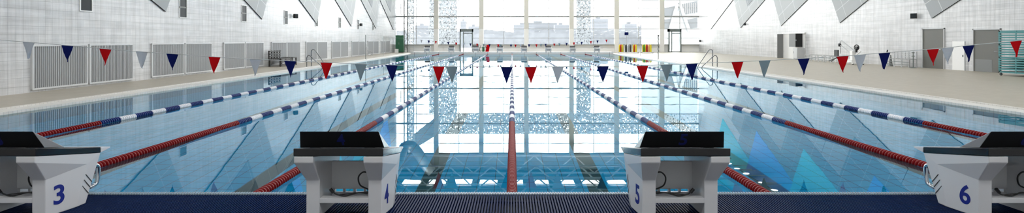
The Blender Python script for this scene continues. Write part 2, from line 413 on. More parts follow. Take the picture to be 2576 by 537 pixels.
# ------------------------------------------------------------------ triangular wall cladding
def clip(poly, axis, val, keep_less=True):
    out = []
    for i in range(len(poly)):
        a, b = poly[i], poly[(i+1) % len(poly)]
        ina = (a[axis] <= val) == keep_less or a[axis] == val; inb = (b[axis] <= val) == keep_less or b[axis] == val
        if ina: out.append(a)
        if ina != inb:
            t = (val - a[axis])/(b[axis]-a[axis]); out.append((a[0]+t*(b[0]-a[0]), a[1]+t*(b[1]-a[1])))
    return out
NE, FE = .475, 1.85
def strip(ty, tz, pitch, top=13.4):
    s_ = NE*pitch/(FE+NE)                      # valley with the neighbour on the near side
    vy, vz = ty-pitch+s_, tz+FE*s_
    P = [(ty, tz), (ty+(top-tz)/FE, top), (vy+(top-vz)/FE, top), (vy, vz)]
    P = clip(P, 0, YF-.7); 
    return P if len(P) >= 3 else None
def cladding_row(side, tips, pitch, x_wall, colors, word):
    sgn = 1 if side == 'left' else -1
    for k, ty in enumerate(tips):
        P = strip(ty, 2.63, pitch)
        pos = '%s from the windows' % ORD[len(tips)-1-k] if k < len(tips)-1 else 'right beside the windows'
        last = (k == len(tips)-1)
        mm = M['tri_white'] if (last and side == 'right') else M['tri_main']
        label = 'large %s triangular wall panel with %s inlay on the %s tiled wall, %s' % (
            'white' if mm is M['tri_white'] else 'grey', {'tri_blue':'blue','tri_cyan':'turquoise'}[colors[k]], side, pos)
        t = thing('wall_panel', label, 'wall panel', (x_wall, ty, 2.63), 0, 'triangular panels on the %s wall' % side)
        def lay(name, P, d0, d1, m_, c=True):
            Q = [(y-ty, z-2.63) for y, z in P]
            # shade on the edge that falls towards the camera end is painted dark
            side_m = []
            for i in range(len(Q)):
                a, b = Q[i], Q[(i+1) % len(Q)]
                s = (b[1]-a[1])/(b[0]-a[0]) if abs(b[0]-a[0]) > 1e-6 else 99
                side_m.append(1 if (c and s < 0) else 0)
            lo, hi = sorted((sgn*d0, sgn*d1))
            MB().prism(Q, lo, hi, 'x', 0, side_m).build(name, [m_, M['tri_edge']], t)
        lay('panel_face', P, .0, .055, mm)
        P2 = strip(ty-1.55, 4.6, pitch); 
        if P2: lay('grey_inlay', P2, .055, .07, M['tri_white'] if mm is M['tri_white'] else M['tri_dark'], False)
        P3 = strip(ty-3.4, 6.58, pitch)
        if P3: lay('coloured_inlay', P3, .07, .085, M[colors[k]], False)
LT = [12.7, 20.7, 28.7, 36.7, 44.65, 52.65, 60.5]
RT = [19.85, 27.5, 35.2, 42.9, 50.5, 58.1]
cladding_row('left', LT, 7.97, XL, ['tri_cyan','tri_blue','tri_cyan','tri_blue','tri_cyan','tri_cyan','tri_blue'], 'left')
cladding_row('right', RT, 7.65, XR, ['tri_blue','tri_cyan','tri_blue','tri_cyan','tri_blue','tri_cyan'], 'right')

# ------------------------------------------------------------------ left wall: slatted panels, windows, loudspeakers
def slat_panel(w=1.95, h=1.28):
    t = thing('vent_panel', '', 'vent panel', (0,0,0), 0, 'slatted vent panels along the left wall')
    m = MB(); d = .06
    m.box(0, d, 0, .045, 0, h); m.box(0, d, w-.045, w, 0, h); m.box(0, d, 0, w, 0, .05); m.box(0, d, 0, w, h-.05, h)
    m.build('frame', M['panel_frame'], t)
    m = MB(); y = .05
    while y < w-.07:
        m.add([(.012,y,.05),(.05,y+.012,.05),(.05,y+.038,.05),(.012,y+.05,.05),(.012,y,h-.05),(.05,y+.012,h-.05),(.05,y+.038,h-.05),(.012,y+.05,h-.05)],
              [(0,4,5,1),(1,5,6,2),(2,6,7,3),(3,7,4,0),(0,1,2,3),(7,6,5,4)]); y += .066
    m.box(0, .014, .04, w-.04, .04, h-.04)
    m.build('slats', M['panel_slat'], t)
    return t
proto = slat_panel(); first = True; idx = 0
for k in range(9):
    for h_ in (0, 2.03):
        y = 14.93 + 4.97*k + h_
        lab = 'grey slatted vent panel on the left wall, %s of its row from the camera end' % ORD[idx]
        if first: o = proto; o.location = (XL, y, .115); o['label'] = lab; first = False
        else: dup(proto, (XL, y, .115), 0, lab)
        idx += 1
for k in range(8):
    y = 16.65 + 4.97*k
    m = MB(); z0, z1 = 2.46, 3.24; zm = 2.86
    for a, b_ in ((z0, zm-.01), (zm+.01, z1)):
        m.box(XL, XL+.03, y-.03, y+.47, a-.03, a); m.box(XL, XL+.03, y-.03, y+.47, b_, b_+.03)
        m.box(XL, XL+.03, y-.03, y, a, b_); m.box(XL, XL+.03, y+.44, y+.47, a, b_)
    o = m.build('window_%d' % (8+k), M['white'], **S)
    for a, b_ in ((z0, zm-.01), (zm+.01, z1)):
        MB().box(XL+.002, XL+.012, y, y+.44, a, b_).build('dark_pane', M['dark'], o)
def speaker(loc, rot, label, s=1.0):
    t = thing('loudspeaker', label, 'loudspeaker', loc, rot, 'wall loudspeakers')
    m = MB(); m.prism([(0.10,-.16*s),(.34*s,-.20*s),(.34*s,.20*s),(.10,.16*s)], -.19*s, .19*s, 'z'); m.build('cabinet', M['black'], t, bevel=.01)
    m = MB(); m.box(0, .02, -.06, .06, -.10, .10); m.bar((0,0,0),(.14,0,0),.04); m.build('bracket', M['alu_dark'], t)
    m = MB(); m.box(.34*s, .34*s+.008, -.17*s, .17*s, -.16*s, .16*s); m.build('grille', M['dark'], t)
speaker((XL, 32.9, 2.98), R(-20), 'black loudspeaker on the left wall by the dark windows, nearer the camera', .72)
speaker((XL, 47.2, 2.84), R(-20), 'black loudspeaker on the left wall, the far one near the windows', .62)
speaker((XR, 28.6, 2.80), R(200), 'black loudspeaker high on the right wall above the pool lift', .74)
speaker((XR, 49.4, 2.94), R(200), 'small black loudspeaker on the right wall under a pale triangle tip', .55)
speaker((XR, 61.1, 1.36), R(200), 'small black loudspeaker low at the right wall corner by the windows', .6)

# ------------------------------------------------------------------ right wall: doors and cabinets
def rwall_y(px): return XR*1340/(px-1288)
for i, (pa, pb, zt) in enumerate(((2375.5, 2323, 2.07), (2517, 2451, 1.98))):
    ya, yb = rwall_y(pa), rwall_y(pb)
    m = MB()
    m.box(XR-.05, XR, ya-.05, ya, ZD, zt+.05); m.box(XR-.05, XR, yb, yb+.05, ZD, zt+.05); m.box(XR-.05, XR, ya-.05, yb+.05, zt, zt+.05)
    o = m.build('door_%d' % (3+i), M['palegrey'], **S)
    MB().box(XR-.012, XR-.002, ya, yb, ZD, zt).build('door_leaf', M['doorgrey'], o)
    if i: MB().box(XR-.016, XR-.012, ya+.4, yb-.05, ZD+.01, .62).build('kick_panel', M['boxgrey'], o)
    MB().tube([(XR-.012,ya+.12,1.02),(XR-.06,ya+.12,1.02),(XR-.06,ya+.26,1.02)], .012, 8).build('door_handle', M['chrome'], o)
ya, yb = rwall_y(2427), rwall_y(2397)
m = MB(); m.box(XR-.03, XR, ya, yb, ZD, 1.45); o = m.build('door_5', M['white'], **S)
m = MB(); m.box(XR-.05, XR-.03, ya+.05, ya+.09, .7, .8); m.build('door_handle', M['alu_dark'], o)
m = MB(); m.tube([(XR-.08, ya-.1, ZD), (XR-.08, ya-.1, 1.45)], .03, 8); tag(m.build('wall_pipe', M['palegrey']), 'thin pale pipe standing on the right wall between the two dark doors', 'pipe')
# recess with half-open grey leaf
ya, yb = rwall_y(2026), rwall_y(1972)
m = MB(); m.box(XR-.10, XR, yb, yb+.08, ZD, 1.98); m.box(XR-.10, XR, ya-.06, yb+.08, 1.98, 2.06); m.box(XR-.04, XR, ya, yb, ZD, 1.98)
o = m.build('door_6', M['white'], **S)
MB().box(XR-.55, XR-.10, yb-.06, yb-.02, ZD+.01, 1.97).build('door_leaf', M['boxgrey'], o)
y2 = rwall_y(2020)
t = thing('wall_cabinet', 'dark grey cabinet hung on the right wall above a pale box', 'cabinet', (XR, y2, .98))
MB().box(-.55, 0, .04, .95, 0, 1.0).build('cabinet_body', M['boxgrey'], t, bevel=.01); MB().box(-.55, -.02, .0, .04, .0, 1.0).build('cabinet_door', M['black'], t)
MB().box(-.54, -.50, -.02, 0, .45, .55).build('handle', M['alu'], t)
t = thing('floor_cabinet', 'pale grey box cabinet on the deck under the dark wall cabinet', 'cabinet', (XR-.6, y2-.35, ZD))
MB().box(0, .55, 0, .60, .06, .86).build('cabinet_body', M['palegrey'], t, bevel=.01); MB().box(.03, .52, .03, .57, 0, .06).build('plinth', M['dark'], t)
MB().box(-.015, 0, .03, .57, .10, .82).build('cabinet_door', M['palegrey'], t); MB().box(-.04, -.015, .5, .53, .45, .6).build('handle', M['alu'], t)

# teal slatted trolley
t = thing('slatted_trolley', 'teal slatted cage trolley on castors beside the right dark door', 'trolley', (20.2, 20.6, ZD))
fr = MB()
for x in (0, 1.1):
    for y in (0, 1.46): fr.box(x, x+.05, y, y+.05, .12, 1.85)
for z in (.12, .72, 1.25, 1.80):
    fr.box(0, 1.15, 0, .05, z, z+.06); fr.box(0, 1.15, 1.46, 1.51, z, z+.06); fr.box(0, .05, 0, 1.51, z, z+.06); fr.box(1.1, 1.15, 0, 1.51, z, z+.06)
fr.box(-.01, .0, .72, .77, .12, 1.85)
fr.build('frame', M['teal'], t)
sl = MB(); z = .24
while z < 1.78:
    if not (.68 < z < .80 or 1.2 < z < 1.33):
        sl.box(-.02, 0, 0, 1.51, z, z+.055); sl.box(1.15, 1.17, 0, 1.51, z, z+.055); sl.box(0, 1.15, 1.51, 1.53, z, z+.055); sl.box(0, 1.15, -.02, 0, z, z+.055)
    z += .10
sl.build('slats', M['teal'], t)
for z in (.14, .74): MB().box(.05, 1.1, .05, 1.46, z, z+.03).build('shelf', M['palegrey'], t)
for x in (.03, 1.08):
    for y in (.03, 1.44):
        m = MB(); m.lathe([(.05,-.02),(.055,-.012),(.055,.012),(.05,.02)], (x+.02, y+.02, .055), 'x', 14); m.bar((x+.02,y+.02,.055),(x+.02,y+.02,.13),.03); m.build('castor', M['black'], t)

# pool lift
t = thing('pool_lift', 'white pool lift with long boom arm and dark motor by the right wall', 'pool lift', (20.2, 31.6, ZD), 0)
m = MB(); m.box(-.35,.35,-.55,-.45,.05,.13); m.box(-.35,.35,.45,.55,.05,.13); m.box(-.06,.06,-.5,.5,.05,.13); m.box(-.2,.2,-.25,.25,.12,.30); m.build('base', M['white'], t, bevel=.01)
m = MB(); m.box(-.11,.11,-.16,.10,.30,.82); m.build('column', M['white'], t, bevel=.015)
m = MB(); m.bar((0,-.28,.74),(-.05,1.02,1.42),.07); m.bar((-.06,.0,.62),(-.1,1.08,1.18),.05); m.bar((-.05,1.02,1.42),(-.1,1.10,1.16),.05); m.build('boom_arm', M['palegrey'], t)
m = MB(); m.lathe([(.05,-.06),(.10,-.05),(.10,.05),(.05,.06)], (-.1,1.08,1.15), 'x', 16); m.build('pivot', M['black'], t)
m = MB(); m.tube([(-.05+.0,-.45+.2*math.cos(a),1.02+.15*math.sin(a)) for a in [2*math.pi*i/20 for i in range(20)]], .03, 8, closed=True); m.bar((-.05,-.45,1.0),(-.05,-.40,.74),.10); m.bar((-.05,-.30,1.0),(-.05,-.60,1.02),.12); m.build('motor_wheel', M['black'], t)
m = MB(); m.tube([(-.1,.95,1.1),(-.1,1.0,.62)], .015, 8); m.build('hanger', M['steel'], t)
m = MB(); m.box(-.35,.05,.85,1.25,.40,.48); m.box(-.35,-.28,.85,1.25,.48,.85); m.build('seat', M['black'], t, bevel=.02)
m = MB(); m.bar((-.35,.9,.38),(-.6,1.35,.15),.04); m.bar((-.2,1.2,.38),(-.3,1.6,.12),.04); m.build('footrest', M['steel'], t)
m = MB(); m.bar((0,-.15,.45),(.0,.48,.13),.05); m.bar((0,-.75,.80),(0,-.25,.55),.04); m.build('brace', M['white'], t)
for y in (-.5,.5):
    for x in (-.3,.3):
        m = MB(); m.lathe([(.04,-.02),(.055,-.015),(.055,.015),(.04,.02)], (x,y,.055), 'x', 12); m.build('wheel', M['black'], t)
# leaning pole and bollard
m = MB(); m.tube([(21.0, 30.05, ZD), (21.15, 30.0, .95)], .035, 8); tag(m.build('leaning_pole', M['black']), 'short black pole leaning by the right wall beside the pool lift', 'pole')
m = MB(); m.lathe([(.16,0),(.16,.03),(.10,.08),(.06,.35),(.03,.62),(.02,.64)], (21.0,29.55,ZD), 'z', 14); tag(m.build('floor_cone', M['boxgrey']), 'small grey cone on the deck next to the black leaning pole', 'cone')

# white stools and chairs along the right wall
def stool(back=False):
    t = thing('deck_chair' if back else 'low_stool', '', 'chair' if back else 'stool', (0,0,0), 0, 'grey framed chairs by the right wall' if back else 'low stools by the right wall')
    mm = M['palegrey']
    for x in (0,.40):
        for y in (0,.50): MB().box(x, x+.03, y, y+.03, 0, .42).build('leg', mm, t)
    m = MB(); 
    for y in (0,.1,.2,.3,.4,.5): m.box(0,.43,y-.01,y+.035,.42,.45)
    m.build('seat', mm, t)
    m = MB()
    for z in (.12,.27): m.box(0,.02,0,.53,z,z+.03)
    m.build('rail', M['alu_dark'], t)
    if back:
        m = MB()
        for y in (0,.25,.5): m.box(.40,.43,y,y+.03,.45,.84)
        for z in (.55,.66,.77): m.box(.405,.425,0,.53,z,z+.05)
        m.build('backrest', mm, t)
    return t
s0 = stool(); 
for k in range(5):
    lab = 'low pale stool by the right wall left of the pool lift, %s from the lift' % ORD[k]
    loc = (20.4, 33.3+.82*k, ZD)
    if k == 0: s0.location = loc; s0['label'] = lab
    else: dup(s0, loc, 0, lab)
s1 = stool(True)
for k in range(3):
    lab = 'pale slatted chair by the right wall near the dark door, %s from the door' % ORD[k]
    loc = (20.9, 28.05+.56*k, ZD)
    if k == 0: s1.location = loc; s1['label'] = lab
    else: dup(s1, loc, 0, lab)
t = thing('rope_stand', 'thin dark stand with short arms between the slatted chairs and dark door', 'stand', (20.9, 27.75, ZD))
m = MB(); m.tube([(0,0,.03),(0,0,.85)], .022, 8); m.build('post', M['alu_dark'], t)
m = MB(); m.lathe([(.15,0),(.15,.02),(.03,.04)], (0,0,0), 'z', 16); m.build('base', M['alu_dark'], t)
m = MB(); m.bar((-.08,0,.80),(.08,0,.80),.03); m.bar((-.08,0,.62),(.08,0,.62),.03); m.build('arm', M['alu_dark'], t)

# ------------------------------------------------------------------ left deck: dark bench, side table
t = thing('slatted_bench', 'dark slatted wooden bench with back against the left wall vent panels', 'bench', (-13.25, 28.95, ZD))
for x in (.02,.62):
    for y in (0, 1.35): MB().box(x, x+.07, y, y+.07, 0, .42).build('leg', M['bench'], t)
m = MB()
for k in range(6): m.box(.02+.115*k, .02+.115*k+.09, 0, 1.42, .40, .45)
m.build('seat', M['bench'], t)
m = MB()
for y in (0,.33,.68,1.02,1.36): m.box(.0,.05,y,y+.07,.40,.88)
for z in (.52,.65,.80): m.box(.05,.08,0,1.43,z,z+.07)
m.build('backrest', M['bench'], t)
m = MB()
for z in (.10,.22,.32): m.box(.68,.70,0,1.42,z,z+.06)
m.build('apron', M['bench'], t)
t = thing('side_table', 'low dark wooden table standing at the far end of the slatted bench', 'table', (-13.25, 30.5, ZD))
m = MB()
for k in range(6): m.box(.02+.115*k, .02+.115*k+.09, 0, .62, .42, .46)
m.build('tabletop', M['bench'], t)
for x in (.02,.62):
    for y in (0,.55): MB().box(x, x+.06, y, y+.06, 0, .42).build('leg', M['bench'], t)
m = MB(); m.box(.66,.68,0,.6,.16,.22); m.build('rail', M['bench'], t)
# pale chair far down the left deck
t = dup(s1, (-12.7, 48.6, ZD), R(180), 'pale slatted chair standing alone on the far left deck'); t.pop('group', None) if hasattr(t, 'pop') else None

# ------------------------------------------------------------------ pool ladders
def ladder(sx, label):
    t = thing('pool_ladder', label, 'pool ladder', (sx*11.05, 29.0, ZD), 0, 'pool ladders')
    def rail(y, h, name):
        P = [(0,y,-.02),(0,y,h*.55),(0,y,h-.12),(-sx*.05,y,h-.02),(-sx*.14,y,h),(-sx*.24,y,h-.07)]
        end = (-sx*.82, y, .02)
        a = Vector(P[-1]); b = Vector(end)
        P += [a.lerp(b,.3), a.lerp(b,.6), a.lerp(b,.92), (-sx*.86,y,-.12), (-sx*.80,y,-.35), (-sx*.76,y,-.9)]
        MB().tube(catmull(P,5), .021, 10).build(name, M['steel'], t)
        MB().lathe([(.05,0),(.05,.01),(.026,.02)], (0,y,0), 'z', 14).build('floor_flange', M['steel'], t)
    rail(.32, .93, 'handrail'); rail(-.32, .62, 'handrail')
    for z in (-.35,-.62,-.86): MB().box(-.045,.045,-.32,.32,z,z+.03).build('step', M['steel'], t)
    for o in t.children: 
        if o.name.startswith('step'): o.location.x = -sx*.79
    return t
ladder(-1, 'steel pool ladder handrails at the left pool edge')
ladder(1, 'steel pool ladder handrails at the right pool edge')

# ------------------------------------------------------------------ false-start poles
def pole(x, y, label, rope=False):
    t = thing('marker_pole', label, 'pole', (x, y, ZD))
    MB().tube([(0,0,0),(0,0,1.82)], .022, 10).build('post', M['alu_dark'], t)
    MB().lathe([(.07,0),(.07,.02),(.03,.05)], (0,0,0), 'z', 14).build('base', M['alu_dark'], t)
    if rope:
        P = [(.05*math.cos(a), .05*math.sin(a), 1.75-.09*a/2) for a in [i*.5 for i in range(60)]]
        MB().tube(P, .012, 6).build('wound_rope', M['black'], t)
        MB().box(-.05,.05,-.05,.05,1.72,1.80).build('clip', M['black'], t)
pole(-10.85, 39.5, 'thin grey pole standing at the left pool edge')
pole(10.85, 39.5, 'thin pole wound with dark rope at the right pool edge', True)

# ------------------------------------------------------------------ starting blocks
def leg(sg):
    o_, i_ = .32, .18
    V = {'A':(o_,0,.485),'A2':(o_,0,.44),'B':(o_,.47,.32),'C':(.28,.13,.28),'D':(.28,.13,0),'G':(.309,.38,0),'F':(.30,.48,0),'E':(o_,.61,.38),
         'a':(i_,0,.485),'a2':(i_,0,.44),'c':(i_,.13,.28),'d':(i_,.13,0),'f':(i_,.48,0),'e':(i_,.61,.38)}
    K = list(V); F = ['A A2 B E','A2 C B','C D G B','E B F','B G F','A a a2 A2','A2 a2 c C','C c d D','a a2 c d f e','E F f e','A E e a','D d f G','f F G']
    m = MB(); m.add([(sg*V[k][0],V[k][1],V[k][2]) for k in K], [tuple(K.index(q) for q in s.split()) for s in F]); return m
def facet_x(y, z): return .32 - .02*(((y-.47)*.06-(z-.32)*.14)/.152)/.2987
def txt(ch, h, w, matx, parent, m_, name='number'):
    cu = bpy.data.curves.new('number', 'FONT'); cu.body = ch; cu.align_x = 'CENTER'; cu.align_y = 'CENTER'; cu.offset = .018; cu.extrude = .006
    o = bpy.data.objects.new('tmp_text', cu); COL.objects.link(o)
    bpy.context.view_layer.update()
    me = bpy.data.meshes.new_from_object(o.evaluated_get(bpy.context.evaluated_depsgraph_get()))
    COL.objects.unlink(o); bpy.data.objects.remove(o)
    xs = [v.co.x for v in me.vertices]; ys = [v.co.y for v in me.vertices]
    cx, cy = (min(xs)+max(xs))/2, (min(ys)+max(ys))/2; sx, sy = w/(max(xs)-min(xs)), h/(max(ys)-min(ys))
    for v in me.vertices: v.co = Vector(((v.co.x-cx)*sx, (v.co.y-cy)*sy, v.co.z*.3))
    me.materials.clear(); me.materials.append(m_); me.name = name
    q = bpy.data.objects.new(name, me); COL.objects.link(q); q.parent = parent; q.matrix_local = matx; return q
def frame(o, r, u):
    r = Vector(r).normalized(); u = Vector(u).normalized(); n = r.cross(u)
    m = Matrix((r, u, n)).transposed().to_4x4(); m.translation = Vector(o); return m
def block(label, num, cable=True):
    t = thing('starting_block', label, 'starting block', (0,0,0), 0, 'starting blocks')
    for sg in (1,-1):
        leg(sg).build('leg', M['white_gloss'], t, bevel=.006)
        for (ya, za) in ((.46,.24),(.445,.20),(.43,.155)):
            yb, zb = ya+.072, za-.078
            m = MB(); m.bar((sg*(facet_x(ya,za)+.0005),ya,za),(sg*(facet_x(yb,zb)+.0005),yb,zb),.005,.005); m.build('groove', M['black'], t)
        c = (sg*(.28+.1176*(.235-.13)+.0008), .235, .145)
        txt(num, .148, .085, frame(c, (.117,.993,0) if sg > 0 else (.117,-.993,0), (0,0,1)), t, M['number'])
        P = catmull([(sg*.25,.56,.275),(sg*.25,.65,.27),(sg*.25,.675,.235),(sg*.25,.665,.14),(sg*.25,.63,.105),(sg*.25,.50,.10)], 5)
        MB().tube(P, .016, 10).build('backstroke_grip', M['chrome'], t)
    m = MB(); w = .323     # platform
    m.add([(-w,0,.487),(w,0,.487),(w,.61,.382),(-w,.61,.382),(-w,0,.543),(w,0,.543),(w,.61,.43),(-w,.61,.43)],
          [(0,3,2,1),(4,5,6,7),(0,1,5,4),(2,3,7,6)]); m.add(m.v[:8], [(1,2,6,5),(3,0,4,7)], 1); m.build('platform', [M['black_rubber'], M['black_gloss']], t, bevel=.005)
    m = MB()
    m.add([(-w,.612,.384),(w,.612,.384),(w,.715,.404),(-w,.715,.404),(-w,.612,.43),(w,.612,.43),(w,.715,.412),(-w,.715,.412)],
          [(0,3,2,1),(4,5,6,7),(0,1,5,4),(1,2,6,5),(2,3,7,6),(3,0,4,7)]); m.build('front_lip', M['white_gloss'], t, bevel=.003)
    m = MB()               # kickplate wedge
    V = [(-.31,.09,.530),(.31,.09,.530),(.31,.27,.497),(-.31,.27,.497),(-.285,.02,.663),(.285,.02,.663)]
    m.add(V, [(0,1,5,4)], 0); m.add(V, [(4,5,2,3)], 2); m.add(V, [(1,2,5),(0,4,3),(0,3,2,1)], 1)
    m.build('kickplate', [M['kick'], M['kick_side'], M['black_rubber']], t, bevel=.004)
    for sg in (-1,1): MB().box(sg*.2-.04, sg*.2+.04, .10, .15, .518, .545).build('kickplate_clamp', M['chrome'], t)
    u = Vector((0,-.07,.133)); n = Vector((1,0,0)).cross(u.normalized())
    txt(num, .10, .058, frame(Vector((0,.055,.5965))+n*.0012, (1,0,0), u), t, M['number_dark'])
    m = MB(); m.box(-.181,.181,.40,.42,.14,.36); m.box(-.181,.181,.40,.42,.05,.115)
    for k in range(5): m.box(-.176+.0825*k, -.156+.0825*k, .40,.42,.11,.145)
    m.build('front_panel', M['white_gloss'], t)
    m = MB(); m.box(-.182,.182,.13,.21,.108,.144); m.build('crossbar', M['white_gloss'], t, bevel=.003)
    if cable:
        s_ = 1 if cable > 0 else -1
        P = [(-.10*s_,.17,.20),(-.08*s_,.18,.165),(.0,.17,.152),(.09*s_,.19,.17),(.16*s_,.19,.166),(.165*s_,.2,.19),(.10*s_,.21,.22),(.085*s_,.21,.28),(.12*s_,.21,.32),(.17*s_,.2,.315)]
        m = MB(); m.tube(catmull(P,6), .0055, 8); P = [(.17*s_,.18,.18),(.08*s_,.16,.176),(-.02*s_,.17,.163),(-.06*s_,.18,.155)]; m.tube(catmull(P,6), .0045, 8)
        cb = m.build('cable', M['black'], t)
        MB().tube([(-.115*s_,.17,.205),(-.09*s_,.17,.175)], .012, 10).build('plug', M['black'], cb)
    return t
near = [(3, -3.75, 1), (4, -1.25, 1), (5, 1.25, -1), (6, 3.75, 1)]
where = {3:'at the left edge of the near deck', 4:'on near deck left of middle rope', 5:'on near deck right of middle rope', 6:'at the right edge of the near deck'}
for n_, x, cb in near:
    b = block('white and black starting block numbered %d %s' % (n_, where[n_]), str(n_), cb); b.location = (x, 3.83, ZE)
fard = ['leftmost','second from left','third from left beside red cloth','fourth from left','fourth from right','third from right','second from right','rightmost']
for k in range(8):
    b = block('distant starting block at far pool end, %s' % fard[k], str(k+1), 0); b.location = (-8.75+2.5*k, PY1+.77, ZE); b.rotation_euler = (0,0,math.pi)

# ------------------------------------------------------------------ lane ropes
PROF = [(.014,0),(.047,.002),(.055,.009),(.055,.018),(.047,.025),(.014,.027)]
PROF2 = [(.03,0),(.054,.008),(.054,.024),(.03,.032)]
def lane_rope():
    t = thing('lane_rope', '', 'lane rope', (0,PY0,.012), 0, 'lane ropes')
    Lr = PY1-PY0
    MB().tube([(0,.0,0),(0,Lr,0)], .008, 6).build('cable', M['cable'], t)
    m = MB(); m.tube([(0,.0,.0),(0,.05,0)], .02, 10); m.tube([(0,Lr-.05,0),(0,Lr,0)], .02, 10); m.build('end_hook', M['chrome'], t)
    pitch = .053; y = .07; cur = None; mb = None
    def colour(y):
        if y < 5.1 or y > Lr-5.1: return 0
        return 1 + int((y-5.1)/.45) % 2
    secs = []; rest = MB()
    while y < Lr-.1:
        c = colour(y); key = (c, int((y-5.1)/.45) if c else (0 if y < 10 else 1))
        if y < 20.4:
            if key != cur: mb = MB(); secs.append((c, mb)); cur = key
            mb.lathe(PROF, (0,y,0), 'y', 16 if y < 9 else 10)
        else: rest.lathe(PROF2, (0,y,0), 'y', 7, c)
        y += pitch
    cm = [M['red'], M['blue'], M['whitef']]; nm = ['red_floats','blue_floats','white_floats']
    for c, mb in secs: mb.build(nm[c], cm[c], t)
    rest.build('distant_floats', cm, t, kind='stuff')
    return t
lr = lane_rope()
ropelab = {-3:'red, blue and white lane rope nearest the left pool edge', -2:'red and blue lane rope running past the right side of block 3',
 -1:'lane rope emerging behind the left side of block 4', 0:'middle lane rope running straight away between blocks 4 and 5', 1:'lane rope emerging behind the right side of block 5',
 2:'long red and blue lane rope reaching the left side of block 6', 3:'red, blue and white lane rope nearest the right pool edge'}
lr.location = (-7.5, PY0, .012); lr['label'] = ropelab[-3]
for k in range(-2, 4): dup(lr, (2.5*k, PY0, .012), 0, ropelab[k])

# ------------------------------------------------------------------ pennant lines
FL = [(72,107,'l'),(169.5,115,'n'),(265,124,'r'),(356.5,131,'l'),(433.5,136,'n'),(539.5,144,'r'),(643,150,'l'),(730,154,'n'),(821,158,'r'),(907.5,162,'g'),
      (985.5,164.5,'n'),(1103.5,168,'r'),(1136.5,168.5,'g'),(1274.5,169.5,'n'),(1335.5,169.5,'r'),(1403.5,169,'l'),(1516.5,167.5,'n'),(1616,166,'r'),(1677,163.5,'g'),
      (1740,161,'n'),(1855,156,'r'),(1923.5,153,'g'),(2021.5,148,'n'),(2120,142,'r'),(2163.5,139,'l'),(2225,133.5,'n'),(2347,124,'r'),(2384.5,121,'l'),(2436.5,115,'n'),(2556,103.5,'r')]
YN = 9.33; kx = 1340/YN
def rope_z(x):      # fitted sag of the line
    pts = [((px-1288)/kx, 1.55-(py-99)/kx) for px, py, _ in FL]
    if x <= pts[0][0]: a, b = pts[0], pts[1]
    elif x >= pts[-1][0]: a, b = pts[-2], pts[-1]
    else:
        for i in range(len(pts)-1):
            if pts[i][0] <= x <= pts[i+1][0]: a, b = pts[i], pts[i+1]; break
    return a[1] + (b[1]-a[1])*(x-a[0])/(b[0]-a[0])
FM = {'r':M['f_red'],'n':M['f_navy'],'g':M['f_grey'],'l':M['f_light']}
FN = {'r':'red_pennant','n':'navy_pennant','g':'grey_pennant','l':'silver_pennant'}
def pennants(y, label):
    t = thing('pennant_line', label, 'pennant line', (0,y,0), 0, 'backstroke pennant lines')
    P = [(x*.4983, 0, rope_z(x*.4983)+.004) for x in range(-24, 25)]
    MB().tube(P, .006, 6).build('cord', M['rope'], t)
    rr = random.Random(3)
    for px, py, c in FL:
        x = (px-1288)/kx; w = .104; h = .292; z = rope_z(x)
        sl = (rope_z(x+.1)-rope_z(x-.1))/.2
        sw = rr.uniform(-.012,.012); n = 7; m = MB(); cols = 7
        def P_(u, v, d): return (x + u*w*(1-v) + sw*v, d + .010*math.sin(3*v+u*2+px)*v*2, z + u*w*(1-v)*sl - h*v)
        for d in (-.001, .001):
            V = []; F = []
            for i in range(n):
                for j in range(cols): V.append(P_(-1+2*j/(cols-1), .94*i/(n-1), d))
            V.append(P_(0, 1, d)); tip = len(V)-1
            for i in range(n-1):
                for j in range(cols-1): F.append((i*cols+j, i*cols+j+1, (i+1)*cols+j+1, (i+1)*cols+j))
            for j in range(cols-1): F.append(((n-1)*cols+j, (n-1)*cols+j+1, tip))
            m.add(V, F, 0, True)
        m.build(FN[c], FM[c], t)
    return t
pennants(YN, 'line of red, navy and grey pennants hanging across the near pool')
pl = pennants(49.8, 'line of tiny pennants hanging across the far pool end')
for y, far in ((YN, 0), (49.8, 1)):
    for sx in (-1, 1):
        xx = sx*12.0; zt = rope_z(xx) + .03
        lab = 'steel pole holding the %s end of the %s pennant line' % ('left' if sx < 0 else 'right', 'far' if far else 'near')
        t = thing('pennant_pole', lab, 'pole', (xx, y, ZD), 0, 'pennant poles')
        MB().tube([(0,0,0),(0,0,zt-ZD)], .022, 10).build('post', M['palegrey'], t)
        MB().lathe([(.08,0),(.08,.02),(.03,.05)], (0,0,0), 'z', 14).build('base', M['palegrey'], t)

# ------------------------------------------------------------------ far deck things
def px(X, Y): return (X-1288)*Y/1340
t = thing('green_cabinet', 'tall green cabinet in the far left corner by the windows', 'cabinet', (px(998,60.6), 60.0, ZD))
MB().box(0,.86,0,.6,.06,1.95).build('cabinet_body', M['green'], t, bevel=.01); MB().box(.03,.83,.03,.57,0,.06).build('plinth', M['black'], t)
for a in (.02,.435): 
    d = MB().box(a,a+.405,-.02,0,.10,1.92).build('cabinet_door', M['green'], t)
MB().box(.38,.40,-.05,-.02,.9,1.15).build('handle', M['alu'], t)
t = thing('white_box', 'small white box standing in front of the green cabinet', 'box', (px(996,60), 59.4, ZD))
MB().box(0,.34,0,.4,0,.38).build('box_body', M['white'], t, bevel=.01); MB().box(-.01,.35,-.01,.41,.38,.42).build('lid', M['white'], t)

